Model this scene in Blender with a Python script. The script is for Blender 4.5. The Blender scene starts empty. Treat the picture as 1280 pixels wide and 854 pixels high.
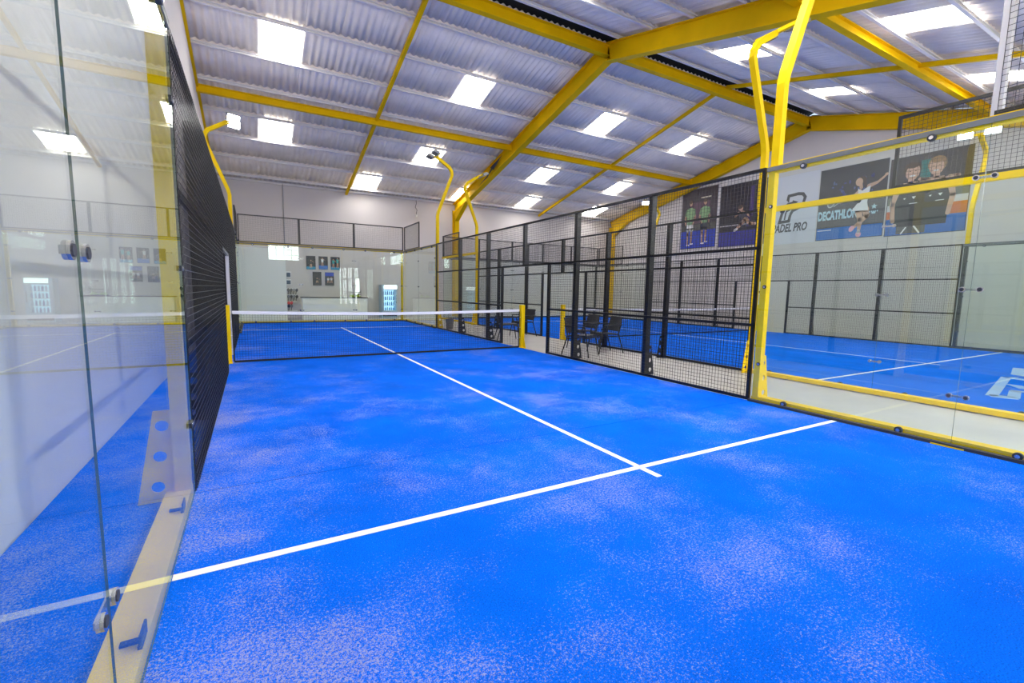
import bpy, bmesh, math, random
from mathutils import Vector, Matrix
random.seed(7)
C = bpy.context.scene.collection
SC = bpy.context.scene

# ------------------------------------------------------------------ camera, world, exposure
cam_data = bpy.data.cameras.new('camera')
cam_data.sensor_width = 36.0
cam_data.lens = 570.53 / 1280 * 36.0
cam_data.clip_start = 0.05
cam = bpy.data.objects.new('camera', cam_data)
C.objects.link(cam)
YAW, PITCH, ROLL = 0.5159, -0.1114, 0.0175
_f = Vector((math.sin(YAW) * math.cos(PITCH), math.cos(YAW) * math.cos(PITCH), math.sin(PITCH)))
_r0 = Vector((math.cos(YAW), -math.sin(YAW), 0))
_u0 = _r0.cross(_f)
_rt = _r0 * math.cos(ROLL) + _u0 * math.sin(ROLL)
_up = -_r0 * math.sin(ROLL) + _u0 * math.cos(ROLL)
M = Matrix((_rt, _up, -_f)).transposed().to_4x4()
M.translation = Vector((-2.661, -9.6452, 1.3992))
cam.matrix_world = M
SC.camera = cam

world = bpy.data.worlds.new('sky')
SC.world = world
world.use_nodes = True
world.node_tree.nodes['Background'].inputs[0].default_value = (0.62, 0.78, 1.0, 1)
world.node_tree.nodes['Background'].inputs[1].default_value = 1.0

SC.view_settings.view_transform = 'Standard'
SC.view_settings.look = 'None'
SC.view_settings.gamma = 1.0
SC.view_settings.exposure = 0.38
SC.view_settings.use_curve_mapping = False
SC.cycles.transparent_max_bounces = 40
SC.cycles.max_bounces = 10
SC.cycles.diffuse_bounces = 5
SC.cycles.sample_clamp_indirect = 6.0

SKYLIGHT = 11.0      # brightness of the daylight coming through the translucent sheets
WINDOW = 9.0

# ------------------------------------------------------------------ materials
def new_mat(name):
    m = bpy.data.materials.new(name); m.use_nodes = True
    nt = m.node_tree
    return m, nt, nt.nodes['Principled BSDF']
def pmat(name, col, rough=0.5, metal=0.0, var=0.0, scale=6.0, bump=0.0, bscale=80.0, spec=0.5):
    m, nt, b = new_mat(name)
    b.inputs['Base Color'].default_value = (*col, 1)
    b.inputs['Roughness'].default_value = rough
    b.inputs['Metallic'].default_value = metal
    b.inputs['Specular IOR Level'].default_value = spec
    if var or bump:
        g = nt.nodes.new('ShaderNodeNewGeometry')
    if var:
        n = nt.nodes.new('ShaderNodeTexNoise'); n.inputs['Scale'].default_value = scale; n.inputs['Detail'].default_value = 6
        nt.links.new(g.outputs['Position'], n.inputs['Vector'])
        mr = nt.nodes.new('ShaderNodeMapRange')
        mr.inputs['From Min'].default_value = 0.3; mr.inputs['From Max'].default_value = 0.7
        mr.inputs['To Min'].default_value = 1 - var; mr.inputs['To Max'].default_value = 1 + var * 0.4
        nt.links.new(n.outputs['Fac'], mr.inputs['Value'])
        vm = nt.nodes.new('ShaderNodeVectorMath'); vm.operation = 'SCALE'
        vm.inputs[0].default_value = col
        nt.links.new(mr.outputs['Result'], vm.inputs['Scale'])
        nt.links.new(vm.outputs['Vector'], b.inputs['Base Color'])
    if bump:
        n2 = nt.nodes.new('ShaderNodeTexNoise'); n2.inputs['Scale'].default_value = bscale
        nt.links.new(g.outputs['Position'], n2.inputs['Vector'])
        bp = nt.nodes.new('ShaderNodeBump'); bp.inputs['Strength'].default_value = bump; bp.inputs['Distance'].default_value = 0.01
        nt.links.new(n2.outputs['Fac'], bp.inputs['Height']); nt.links.new(bp.outputs['Normal'], b.inputs['Normal'])
    return m
def emat(name, col, strength):
    m, nt, b = new_mat(name)
    b.inputs['Base Color'].default_value = (*col, 1)
    b.inputs['Emission Color'].default_value = (*col, 1)
    b.inputs['Emission Strength'].default_value = strength
    return m

def glass_mat(name, tint):
    """Thin clear glass: straight-through transparency with a Schlick mirror reflection."""
    m = bpy.data.materials.new(name); m.use_nodes = True
    nt = m.node_tree; nt.nodes.clear()
    out = nt.nodes.new('ShaderNodeOutputMaterial')
    g = nt.nodes.new('ShaderNodeNewGeometry')
    dot = nt.nodes.new('ShaderNodeVectorMath'); dot.operation = 'DOT_PRODUCT'
    nt.links.new(g.outputs['Normal'], dot.inputs[0]); nt.links.new(g.outputs['Incoming'], dot.inputs[1])
    ab = nt.nodes.new('ShaderNodeMath'); ab.operation = 'ABSOLUTE'; nt.links.new(dot.outputs['Value'], ab.inputs[0])
    om = nt.nodes.new('ShaderNodeMath'); om.operation = 'SUBTRACT'; om.inputs[0].default_value = 1; nt.links.new(ab.outputs[0], om.inputs[1])
    pw = nt.nodes.new('ShaderNodeMath'); pw.operation = 'POWER'; pw.inputs[1].default_value = 5; nt.links.new(om.outputs[0], pw.inputs[0])
    ma = nt.nodes.new('ShaderNodeMath'); ma.operation = 'MULTIPLY_ADD'; ma.inputs[1].default_value = 0.62; ma.inputs[2].default_value = 0.04
    nt.links.new(pw.outputs[0], ma.inputs[0])
    tr = nt.nodes.new('ShaderNodeBsdfTransparent'); tr.inputs['Color'].default_value = (*tint, 1)
    gl = nt.nodes.new('ShaderNodeBsdfGlossy'); gl.inputs['Roughness'].default_value = 0.0
    gl.inputs['Color'].default_value = (0.95, 1.0, 0.955, 1)
    mx = nt.nodes.new('ShaderNodeMixShader')
    nt.links.new(ma.outputs[0], mx.inputs['Fac']); nt.links.new(tr.outputs[0], mx.inputs[1]); nt.links.new(gl.outputs[0], mx.inputs[2])
    nt.links.new(mx.outputs[0], out.inputs['Surface'])
    return m

def turf_mat(name, col, sand):
    m, nt, b = new_mat(name)
    b.inputs['Roughness'].default_value = 0.85
    b.inputs['Specular IOR Level'].default_value = 0.03
    L = nt.links.new
    g = nt.nodes.new('ShaderNodeNewGeometry')
    def noise(scale, detail, rough=0.55):
        n = nt.nodes.new('ShaderNodeTexNoise'); n.inputs['Scale'].default_value = scale
        n.inputs['Detail'].default_value = detail; n.inputs['Roughness'].default_value = rough
        L(g.outputs['Position'], n.inputs['Vector']); return n.outputs['Fac']
    def mrange(v, a, b_, c, d):
        r = nt.nodes.new('ShaderNodeMapRange'); r.clamp = True
        r.inputs['From Min'].default_value = a; r.inputs['From Max'].default_value = b_
        r.inputs['To Min'].default_value = c; r.inputs['To Max'].default_value = d
        L(v, r.inputs['Value']); return r.outputs['Result']
    def math_(op, a, b_):
        n = nt.nodes.new('ShaderNodeMath'); n.operation = op
        for i, v in enumerate((a, b_)):
            if isinstance(v, (int, float)): n.inputs[i].default_value = v
            else: L(v, n.inputs[i])
        return n.outputs[0]
    shade = mrange(noise(1.3, 5), 0.3, 0.7, 0.85, 1.1)
    fibre = mrange(noise(160, 2), 0.3, 0.7, 0.62, 1.24)
    sc = nt.nodes.new('ShaderNodeVectorMath'); sc.operation = 'SCALE'; sc.inputs[0].default_value = col
    L(math_('MULTIPLY', shade, fibre), sc.inputs['Scale'])
    if sand:
        patch = mrange(noise(0.8, 7, 0.68), 0.36, 0.62, 0.0, 1.0)
        fleck = math_('ADD', math_('MULTIPLY', noise(70, 3, 0.75), 0.55), math_('MULTIPLY', noise(170, 2, 0.6), 0.45))
        # sand is trodden thicker along the left wall and around the service box
        sx = nt.nodes.new('ShaderNodeSeparateXYZ'); L(g.outputs['Position'], sx.inputs[0])
        wear = mrange(sx.outputs['X'], -3.05, -1.4, 0.045, 0.0)
        wear2 = mrange(sx.outputs['Y'], -3.0, 1.0, 0.0, -0.035)
        thr = math_('SUBTRACT', math_('SUBTRACT', 0.655, math_('MULTIPLY', patch, 0.160)), math_('ADD', wear, wear2))
        fac = mrange(math_('SUBTRACT', fleck, thr), -0.01, 0.085, 0.0, sand)
        mx = nt.nodes.new('ShaderNodeMix'); mx.data_type = 'RGBA'
        L(fac, mx.inputs['Factor']); L(sc.outputs['Vector'], mx.inputs[6])
        mx.inputs[7].default_value = (0.52, 0.47, 0.46, 1)
        L(mx.outputs[2], b.inputs['Base Color'])
    else:
        L(sc.outputs['Vector'], b.inputs['Base Color'])
    bp = nt.nodes.new('ShaderNodeBump'); bp.inputs['Strength'].default_value = 0.5; bp.inputs['Distance'].default_value = 0.008
    L(noise(220, 2), bp.inputs['Height']); L(bp.outputs['Normal'], b.inputs['Normal'])
    return m

YEL = (0.84, 0.57, 0.002)
m_yellow = pmat('yellow_paint', YEL, 0.5, var=0.06, scale=3, spec=0.12)
m_yellow_beam = pmat('yellow_beam_paint', (0.82, 0.51, 0.001), 0.6, var=0.1, scale=1.5, spec=0.08)
m_black = pmat('black_powder_coat', (0.008, 0.008, 0.009), 0.28)
m_wire = pmat('black_wire', (0.012, 0.012, 0.013), 0.3)
m_wirefar = pmat('black_wire_matte', (0.010, 0.010, 0.011), 0.5)
m_glass = glass_mat('clear_glass', (0.955, 0.995, 0.970))
m_edge = pmat('glass_edge', (0.07, 0.13, 0.12), 0.2)
m_turf = turf_mat('blue_turf', (0.0004, 0.130, 0.80), 0.53)
m_turf_nb = turf_mat('blue_turf_clean', (0.0006, 0.150, 0.80), 0.06)
m_line = pmat('white_line', (0.80, 0.80, 0.78), 0.8, var=0.08, scale=30)
m_concrete = pmat('concrete', (0.48, 0.465, 0.43), 0.38, var=0.14, scale=1.2)
m_wall = pmat('white_wall', (0.62, 0.585, 0.565), 0.7, var=0.04, scale=0.7)
m_white = pmat('white_board', (0.90, 0.90, 0.86), 0.4)
m_sheet = pmat('roof_sheet', (0.95, 0.87, 0.78), 0.6, var=0.08, scale=2.2)
m_purlin = pmat('purlin', (0.80, 0.78, 0.76), 0.5)
m_sky = emat('skylight', (1.0, 0.975, 0.94), SKYLIGHT)
m_window = emat('window_daylight', (0.93, 0.97, 1.0), WINDOW)
m_floodoff = pmat('flood_lens_off', (0.10, 0.10, 0.10), 0.15)
m_grey = pmat('grey_metal', (0.32, 0.33, 0.33), 0.35, 0.6)
m_steel = pmat('steel', (0.62, 0.62, 0.63), 0.25, 0.9)
m_pale = pmat('pale_post', (0.55, 0.54, 0.54), 0.4, 0.1)  # pale grey, lighter than the black fence steel
m_rubber = pmat('dark_rubber', (0.035, 0.04, 0.05), 0.7)
m_shade_strip = pmat('grey_shade_strip', (0.16, 0.17, 0.16), 0.6)  # grey of the painted shade along the top rails
m_dark = pmat('dark_shutter', (0.012, 0.012, 0.014), 0.55)
m_cap = pmat('ridge_cap_dark', (0.02, 0.02, 0.022), 0.8)  # near-black colour paints in the darkness of the ridge gap
m_plastic = pmat('black_plastic', (0.012, 0.012, 0.014), 0.5)
m_net = pmat('black_net', (0.012, 0.012, 0.014), 0.8)
m_band = pmat('white_band', (0.82, 0.82, 0.82), 0.7)
m_bin = pmat('grey_bin', (0.14, 0.14, 0.14), 0.5)
m_ball = pmat('ball_felt', (0.42, 0.62, 0.03), 0.9)
m_fridge = pmat('fridge_body', (0.42, 0.58, 0.72), 0.35)
m_fridge_in = emat('fridge_light', (0.50, 0.74, 1.0), 1.0)
m_header = emat('fridge_header', (0.9, 0.95, 1.0), 2.0)
m_bottle_w = pmat('bottle_white', (0.40, 0.62, 0.88), 0.2)
m_bottle_b = pmat('bottle_blue', (0.06, 0.25, 0.65), 0.2)
PRN = {}
def ink(name, col):
    if name not in PRN: PRN[name] = pmat('print_' + name, col, 0.45)
    return PRN[name]

# ------------------------------------------------------------------ mesh helpers
class MB:
    def __init__(self): self.v = []; self.f = []; self.m = []
    def add(self, vs, fs, mi=0):
        o = len(self.v); self.v += [tuple(p) for p in vs]
        self.f += [tuple(i + o for i in q) for q in fs]; self.m += [mi] * len(fs); return self
    def box(self, x0, x1, y0, y1, z0, z1, mi=0):
        return self.add([(x0,y0,z0),(x1,y0,z0),(x1,y1,z0),(x0,y1,z0),(x0,y0,z1),(x1,y0,z1),(x1,y1,z1),(x0,y1,z1)],
                        [(0,3,2,1),(4,5,6,7),(0,1,5,4),(1,2,6,5),(2,3,7,6),(3,0,4,7)], mi)
    def profile(self, p, q, prof, up=(0,0,1), mi=0):
        p, q = Vector(p), Vector(q); d = (q - p).normalized()
        s = d.cross(Vector(up)).normalized(); u = s.cross(d)
        n = len(prof)
        vs = [p + s*a + u*b for a, b in prof] + [q + s*a + u*b for a, b in prof]
        fs = [(i, (i+1) % n, (i+1) % n + n, i + n) for i in range(n)] + [tuple(range(n-1, -1, -1)), tuple(range(n, 2*n))]
        return self.add(vs, fs, mi)
    def bar(self, p, q, w, h, up=(0,0,1), mi=0):
        return self.profile(p, q, [(-w/2,-h/2),(w/2,-h/2),(w/2,h/2),(-w/2,h/2)], up, mi)
    def tube(self, p, q, r, n=6, mi=0, r2=None):
        p, q = Vector(p), Vector(q); d = (q - p).normalized()
        a = Vector((0,0,1)) if abs(d.z) < 0.9 else Vector((1,0,0))
        s = d.cross(a).normalized(); u = s.cross(d); r2 = r if r2 is None else r2
        vs = [p + (s*math.cos(t) + u*math.sin(t))*r for t in [2*math.pi*k/n for k in range(n)]]
        vs += [q + (s*math.cos(t) + u*math.sin(t))*r2 for t in [2*math.pi*k/n for k in range(n)]]
        fs = [(i, (i+1) % n, (i+1) % n + n, i + n) for i in range(n)] + [tuple(range(n-1, -1, -1)), tuple(range(n, 2*n))]
        return self.add(vs, fs, mi)
    def path(self, pts, r, n=6, mi=0):
        for a, b in zip(pts[:-1], pts[1:]): self.tube(a, b, r, n, mi)
        return self
    def plane_sweep(self, yz, h, x0, x1, mi=0):
        """rectangular tube bent in the y-z plane: yz centre line, h section depth, x0..x1 width"""
        n = len(yz); L = []; R = []
        for i, (y, z) in enumerate(yz):
            a = Vector(yz[max(0, i-1)]); b = Vector(yz[i]); c = Vector(yz[min(n-1, i+1)])
            t1 = (b - a).normalized() if i else (c - b).normalized()
            t2 = (c - b).normalized() if i < n-1 else t1
            t = (t1 + t2).normalized(); nr = Vector((-t.y, t.x)); k = h/2 / max(0.4, nr.dot(Vector((-t1.y, t1.x))))
            L.append(b + nr*k); R.append(b - nr*k)
        vs = []
        for l, r in zip(L, R): vs += [(x0, l.x, l.y), (x1, l.x, l.y), (x1, r.x, r.y), (x0, r.x, r.y)]
        fs = []
        for i in range(n-1):
            a = 4*i; b = a + 4
            fs += [(a+k, a+(k+1) % 4, b+(k+1) % 4, b+k) for k in range(4)]
        fs += [(0,3,2,1), (4*n-4, 4*n-3, 4*n-2, 4*n-1)]
        return self.add(vs, fs, mi)
    def prism(self, poly, y0, y1, mi=0):
        """polygon in x-z, extruded in y"""
        n = len(poly)
        vs = [(x, y0, z) for x, z in poly] + [(x, y1, z) for x, z in poly]
        fs = [(i, (i+1) % n, (i+1) % n + n, i + n) for i in range(n)] + [tuple(range(n-1, -1, -1)), tuple(range(n, 2*n))]
        return self.add(vs, fs, mi)
    def disc(self, x, y0, y1, z, r, n=14, mi=0): return self.tube((x, y0, z), (x, y1, z), r, n, mi)
    def mesh(self, name, mats):
        me = bpy.data.meshes.new(name); me.from_pydata(self.v, [], self.f)
        for m in (mats if isinstance(mats, (list, tuple)) else [mats]): me.materials.append(m)
        me.polygons.foreach_set('material_index', self.m)
        bm = bmesh.new(); bm.from_mesh(me); bmesh.ops.recalc_face_normals(bm, faces=bm.faces); bm.to_mesh(me); bm.free()
        me.update(); return me
    def build(self, name, mats, parent=None, loc=(0,0,0)):
        return link(name, self.mesh(name, mats), parent, loc)
def link(name, me, parent=None, loc=(0,0,0), rz=0.0):
    o = bpy.data.objects.new(name, me); C.objects.link(o); o.location = loc; o.rotation_euler = (0, 0, rz)
    if parent: o.parent = parent
    return o
def tag(o, label, cat, group=None, kind=None):
    o['label'] = label; o['category'] = cat
    if group: o['group'] = group
    if kind: o['kind'] = kind
    return o
def thing(name, label, cat, loc=(0,0,0), rz=0.0, group=None, s=1.0):
    o = link(name, None, None, loc, rz); o.scale = (s, s, s)
    return tag(o, label, cat, group)
def struct(o): o['kind'] = 'structure'; return o
def stuff(o): o['kind'] = 'stuff'; return o
def smooth(o):
    for p in o.data.polygons: p.use_smooth = True
    return o
def dup(root, loc, rz, label, group=None):
    r = root.copy(); C.objects.link(r); r.location = loc; r.rotation_euler = (0, 0, rz); r['label'] = label
    if group: r['group'] = group
    for ch in list(root.children):
        c = ch.copy(); C.objects.link(c); c.parent = r
        for g in ch.children:
            d = g.copy(); C.objects.link(d); d.parent = c
    return r
def text_mesh(body, size, shear=0.0, bold=0.0, width=None):
    cu = bpy.data.curves.new('t', 'FONT'); cu.body = body; cu.size = size; cu.shear = shear; cu.offset = bold
    cu.extrude = 0.001; cu.resolution_u = 3
    o = bpy.data.objects.new('t', cu); C.objects.link(o)
    bpy.context.view_layer.update()
    me = bpy.data.meshes.new_from_object(o.evaluated_get(bpy.context.evaluated_depsgraph_get()))
    bpy.data.objects.remove(o); bpy.data.curves.remove(cu)
    xs = [v.co.x for v in me.vertices]; x0, x1 = min(xs), max(xs)
    k = (width / (x1 - x0)) if width else 1.0
    for v in me.vertices:   # stand the text up in x-z, facing -y
        x, y, z = v.co; v.co = ((x - x0) * k, -z, y)
    return me

# ------------------------------------------------------------------ hall dimensions
XL, XR, YF, YN = -3.85, 17.3, 13.0, -11.0
YRIDGE, ZR, KF, KN = 1.3, 8.55, 0.24, 0.262     # underside plane of the purlins
def zr(y, dz=0.0): return ZR + dz - (KF * (y - YRIDGE) if y > YRIDGE else KN * (YRIDGE - y))

# floor
o = MB().box(XL-.3, XR+.3, YN-.3, YF+.3, -.25, -.012).build('floor', m_concrete); struct(o)
# walls
t = .2
struct(MB().box(XL-.3, XR+.3, YF, YF+t, -.2, zr(YF)+.08).build('wall_back', m_wall))
def gable(x0, x1, name):
    poly = [(YN-.3, -.2), (YF+.3, -.2), (YF+.3, zr(YF+.3)+.06), (YRIDGE, ZR+.1), (YN-.3, zr(YN-.3)+.06)]
    n = len(poly); vs = [(x0, y, z) for y, z in poly] + [(x1, y, z) for y, z in poly]
    fs = [(i, (i+1) % n, (i+1) % n + n, i + n) for i in range(n)] + [tuple(range(n)), tuple(range(n, 2*n))]
    return struct(MB().add(vs, fs).build(name, m_wall))
gable(XL-t, XL, 'wall_left')
gable(XR, XR+t, 'wall_right')
# front wall (behind the viewer) with real openings for its windows and glazed doors
W = MB()
wins = [(-1.5, .7, 3.45, 4.7), (3.7, 5.35, 0, 3.1), (8.0, 10.2, 3.45, 4.7), (12.0, 14.2, 3.45, 4.7)]
xs = [XL-.3]
for a, b, c, d in wins: xs += [a, b]
xs.append(XR+.3); ztop = zr(YN)+.08
for i in range(len(xs)-1):
    if i % 2 == 0: W.box(xs[i], xs[i+1], YN-t, YN, -.2, ztop)
    else:
        a, b, c, d = wins[i//2]
        if c > 0: W.box(a, b, YN-t, YN, -.2, c)
        W.box(a, b, YN-t, YN, d, ztop)
struct(W.build('wall_front', m_wall))
nw = nd = 0
for a, b, c, d in wins:
    if c > 0: nw += 1; nm = 'window_%d' % nw
    else: nd += 1; nm = 'door_%d' % nd
    r = struct(link(nm, None, None, (a, YN, c)))
    fr = MB()
    for x in (0, b-a): fr.box(x-.03 if x else 0, x if x else .03, -.12, -.05, 0, d-c)
    for z in (0, d-c-.04): fr.box(.03, b-a-.03, -.12, -.05, z, z+.04)
    ncol, nrow = 4, 3
    for k in range(1, ncol): x = (b-a)*k/ncol; fr.box(x-.015, x+.015, -.115, -.06, .04, d-c-.04)
    for k in range(1, nrow): z = (d-c)*k/nrow; fr.box(.03, b-a-.03, -.112, -.063, z-.015, z+.015)
    fr.build('window_frame', m_white, r)
    for i in range(ncol):
        for j in range(nrow):
            x0 = (b-a)*i/ncol+.02; z0 = (d-c)*j/nrow+.02
            MB().box(x0, x0+(b-a)/ncol-.04, -.1, -.08, z0, z0+(d-c)/nrow-.04).build('pane', m_window, r)

# ---- roof: corrugated sheets, one object each
COLP = 0.93; X0C = -2.19
PURF = [1.62, 2.52, 3.93, 5.34, 6.76, 8.22, 9.65, 11.1, 12.55]
PURN = [.75, -.5, -1.78, -3.12, -4.5, -5.8, -7.15, -8.5, -9.85]
rowsF = [(1.45, 2.52)] + list(zip(PURF[1:-1], PURF[2:])) + [(12.55, 13.25)]
rowsN = list(zip(PURN[:-1], PURN[1:])) + [(-9.85, -11.25)]
rowsN[0] = (.98, rowsN[0][1])
c0 = int(math.floor((XL - X0C) / COLP)); c1 = int(math.ceil((XR - X0C) / COLP))
SKYF = {2: (0, 6, 12, 17), 5: (0, 6, 12, 17), 7: (4, 9, 13, 18)}
SKYN = {1: (0, 6, 12, 17), 4: (0, 6, 12, 17), 6: (4, 9, 13)}
sheet_cache = {}
def wave_sheet(L, slope, skin):
    key = (round(L, 3), slope, skin)
    if key in sheet_cache: return sheet_cache[key]
    nw, seg = 5, 7; n = nw*seg + 2; mb = MB(); top = []; ya_ = (.10 if slope < 0 else -.02) if skin else -.035; yb_ = L + (.12 if slope < 0 else .035); L2 = L + .07
    for i in range(n + 1):
        x = COLP * i / (nw*seg) - .015
        z = .025 * math.cos(2*math.pi * i / seg)
        top.append((x, z))
    vs = []
    for th in (0, .007):
        for yy in (ya_, yb_):
            for x, z in top: vs.append((x, yy, z + th + slope*yy + .008*yy/L2))
    N = n + 1; fs = []
    for i in range(n):
        fs.append((i, i+1, N+i+1, N+i)); fs.append((2*N+i, 3*N+i, 3*N+i+1, 2*N+i+1))
        fs.append((i, 2*N+i, 2*N+i+1, i+1)); fs.append((N+i, N+i+1, 3*N+i+1, 3*N+i))
    fs += [(0, N, 3*N, 2*N), (n, 2*N+n, 3*N+n, N+n)]
    mb.add(vs, fs)
    me = mb.mesh('roof_sheet', m_sky if skin else m_sheet)
    for p in me.polygons: p.use_smooth = True
    sheet_cache[key] = me; return me
for nm, rows, sky, k in (('ceiling', rowsF, SKYF, -KF), ('ceiling', rowsN, SKYN, KN)):
    root = struct(link(nm, None, None, (0, 0, 0)))
    for ri, (ya, yb) in enumerate(rows):
        y0, y1 = min(ya, yb), max(ya, yb)
        for ci in range(c0, c1):
            lit = ci in sky.get(ri, ())
            x = X0C + ci*COLP
            link('skylight_sheet' if lit else 'roof_sheet', wave_sheet(y1-y0, k, lit), root,
                 (x, y0, zr(y0, .112 + (.004 if ci % 2 else 0))))
# ridge cap closing the gap between the slopes
cap = MB()
cap.add([(XL-.2,.7,zr(.7,.175)),(XR+.2,.7,zr(.7,.175)),(XR+.2,1.3,8.80),(XL-.2,1.3,8.80),(XL-.2,1.9,zr(1.9,.175)),(XR+.2,1.9,zr(1.9,.175))],
        [(0,1,2,3),(3,2,5,4)])
cap.add([(XL-.2,.7,zr(.7,.185)),(XR+.2,.7,zr(.7,.185)),(XR+.2,1.3,8.82),(XL-.2,1.3,8.82),(XL-.2,1.9,zr(1.9,.185)),(XR+.2,1.9,zr(1.9,.185))],
        [(0,1,2,3),(3,2,5,4)])
struct(cap.build('ridge_cap', m_cap))
# purlins: C sections along the hall
PC = [(-.03,0),(.03,0),(.03,.016),(-.016,.016),(-.016,.066),(.03,.066),(.03,.082),(-.03,.082)]
for y in PURF + [12.95] + PURN + [-10.9]:
    struct(MB().profile((XL, y, zr(y)), (XR, y, zr(y)), PC).build('purlin', m_purlin))
def ibeam(d, w, tf=.022, tw=.016):
    return [(-w/2,-d),(w/2,-d),(w/2,-d+tf),(tw/2,-d+tf),(tw/2,-tf),(w/2,-tf),(w/2,0),(-w/2,0),(-w/2,-tf),(-tw/2,-tf),(-tw/2,-d+tf),(-w/2,-d+tf)]
def frame_rafter(x, depth, w):
    struct(MB().profile((x, YF-.05, zr(YF-.05)), (x, YRIDGE+.02, ZR), ibeam(depth, w)).build('rafter', m_yellow_beam))
    struct(MB().profile((x, YRIDGE-.02, ZR), (x, YN+.05, zr(YN+.05)), ibeam(depth, w)).build('rafter', m_yellow_beam))
XM = 6.6
frame_rafter(XM, .5, .24)
frame_rafter(XR-.14, .52, .24)
frame_rafter(XL+.03, .12, .06)
def column(x, y, d, w):
    h = zr(y) - .35
    prof = [(a, b + d/2) for a, b in ibeam(d, w)]
    struct(MB().profile((x, y, -.012), (x, y, h), prof, up=(0,1,0)).build('roof_column', m_yellow_beam))
for x in (XM, XR-.14):
    column(x, YF-.22, .34, .24); column(x, YN+.22, .34, .24)
# knee haunches under the far rafter ends
for x in (XM, XR-.14):
    y1 = YF-.39; za = zr(y1) - .5; y0 = y1 - 1.3
    mb = MB(); poly = [(y1, za+.03), (y0, zr(y0)-.49), (y1, za-.45)]
    vs = [(x-.11, a, b) for a, b in poly] + [(x+.11, a, b) for a, b in poly]
    mb.add(vs, [(0,1,2),(5,4,3),(0,3,4,1),(1,4,5,2),(2,5,3,0)])
    struct(mb.build('rafter_haunch', m_yellow_beam))
# ridge and mid-slope beams
for x0, x1 in ((XL, XM-.02), (XM+.02, XR-.15)):
    struct(MB().profile((x0, YRIDGE+.02, ZR-.06), (x1, YRIDGE+.02, ZR-.06), ibeam(.30, .18)).build('ridge_beam', m_yellow_beam))
    for y in (6.95, -4.15):
        struct(MB().profile((x0, y, zr(y)-.04), (x1, y, zr(y)-.04), ibeam(.21, .14)).build('tie_beam', m_yellow_beam))
# thin bracing tubes up the slopes, half way between the frames
for x in (1.27, 11.8):
    for ya, yb in ((YF, YRIDGE+.1), (YRIDGE-.1, YN)):
        struct(MB().bar((x, ya, zr(ya)-.06), (x, yb, zr(yb)-.06), .1, .1).build('brace_tube', m_yellow_beam))
# gable wall sill bands
# black arrow mark on the web of the middle rafter
def dir_pt(y, dz): return (y, zr(y) + dz)
mb = MB(); xw = XM - .125
ar = [dir_pt(9.75,-.42), dir_pt(9.0,-.36), dir_pt(8.55,-.22), dir_pt(8.62,-.14), dir_pt(7.55,-.13), dir_pt(8.35,-.38), dir_pt(8.4,-.3), dir_pt(8.9,-.44)]
n = len(ar)
mb.add([(xw-.004, a, b) for a, b in ar] + [(xw, a, b) for a, b in ar], [tuple(range(n)), tuple(range(n, 2*n))] + [(i, (i+1) % n, (i+1) % n+n, i+n) for i in range(n)])
tag(mb.build('arrow_sign', m_black), 'black lightning arrow mark stuck on the lower end of the middle yellow rafter', 'sign')

# ------------------------------------------------------------------ courts
def turf(name, cx, cy, hw, s, mat, xpad0=0.0, xpad1=0.0):
    r = struct(link(name, None, None, (cx, cy, 0))); r.scale = (s, s, 1)
    ys = [-10, -6.03, -2, 2, 6, 10]
    for a, b in zip(ys[:-1], ys[1:]):
        MB().box(-hw-xpad0, hw+xpad1, a+.003, b-.003, -.012, 0).build('turf_roll', mat, r)
    for y in (-7.075, 7.02):
        MB().box(-hw, hw, y-.027, y+.027, -.004, .002).build('service_line', m_line, r)
    for y0, y1 in ((-7.285, -7.105), (-7.045, 6.99), (7.05, 7.22)):
        MB().box(-.027, .027, y0, y1, -.004, .002).build('center_line', m_line, r)
    return r
HW = 3.05
turf('floor_turf', 0, 0, HW, 1.0, m_turf, .79, -.02)
S2 = .965; C2 = (9.85, 1.2); HW2 = 4.65 / S2
turf('floor_turf', C2[0], C2[1], HW2, S2, m_turf_nb)
# one logo mark printed on the neighbouring turf
def stroke(pts, w):
    L, R = [], []
    for i, p in enumerate(pts):
        a = Vector(pts[max(0, i-1)]); b = Vector(p); c = Vector(pts[min(len(pts)-1, i+1)])
        t1 = (b-a).normalized() if i else (c-b).normalized(); t2 = (c-b).normalized() if i < len(pts)-1 else t1
        t_ = (t1+t2).normalized(); nn = Vector((-t_.y, t_.x)); k = w/2/max(.5, nn.dot(Vector((-t1.y, t1.x))))
        L.append(b+nn*k); R.append(b-nn*k)
    return L, R
def add_stroke(mb, pts, w, y0=-.003, y1=-.001, mi=0, M2=None):
    L, R = stroke(pts, w)
    for i in range(len(pts)-1):
        mb.prism([tuple(L[i]), tuple(L[i+1]), tuple(R[i+1]), tuple(R[i])], y0, y1, mi)
def logo(mb, y0=-.004, y1=-.001, mi=0):
    """the P-shaped arrow mark in a unit square (x right, z up)"""
    bowl = [(.30,.80),(.33,.97),(.70,1.0),(.88,.97),(.97,.85),(.92,.66),(.80,.52),(.62,.45),(.52,.42),(.44,.28),(.40,.06),(.02,.04),(.10,.34),(.20,.56),(.32,.67),(.52,.70)]
    add_stroke(mb, bowl[:10], .108, y0, y1, mi)
    add_stroke(mb, bowl[9:], .108, y0, y1, mi)
    add_stroke(mb, [(.36,.80),(.30,.80)], .108, y0, y1, mi)
    mb.prism([(.50,.80),(.72,.715),(.48,.60)], y0, y1, mi)
    add_stroke(mb, [(.24,.30),(.28,.42),(.42,.47)], .06, y0, y1, mi)
    add_stroke(mb, [(.22,.12),(.25,.30)], .06, y0, y1, mi)
mb = MB(); m_mark = pmat('turf_mark', (0.28, 0.42, 0.66), .8)
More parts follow.
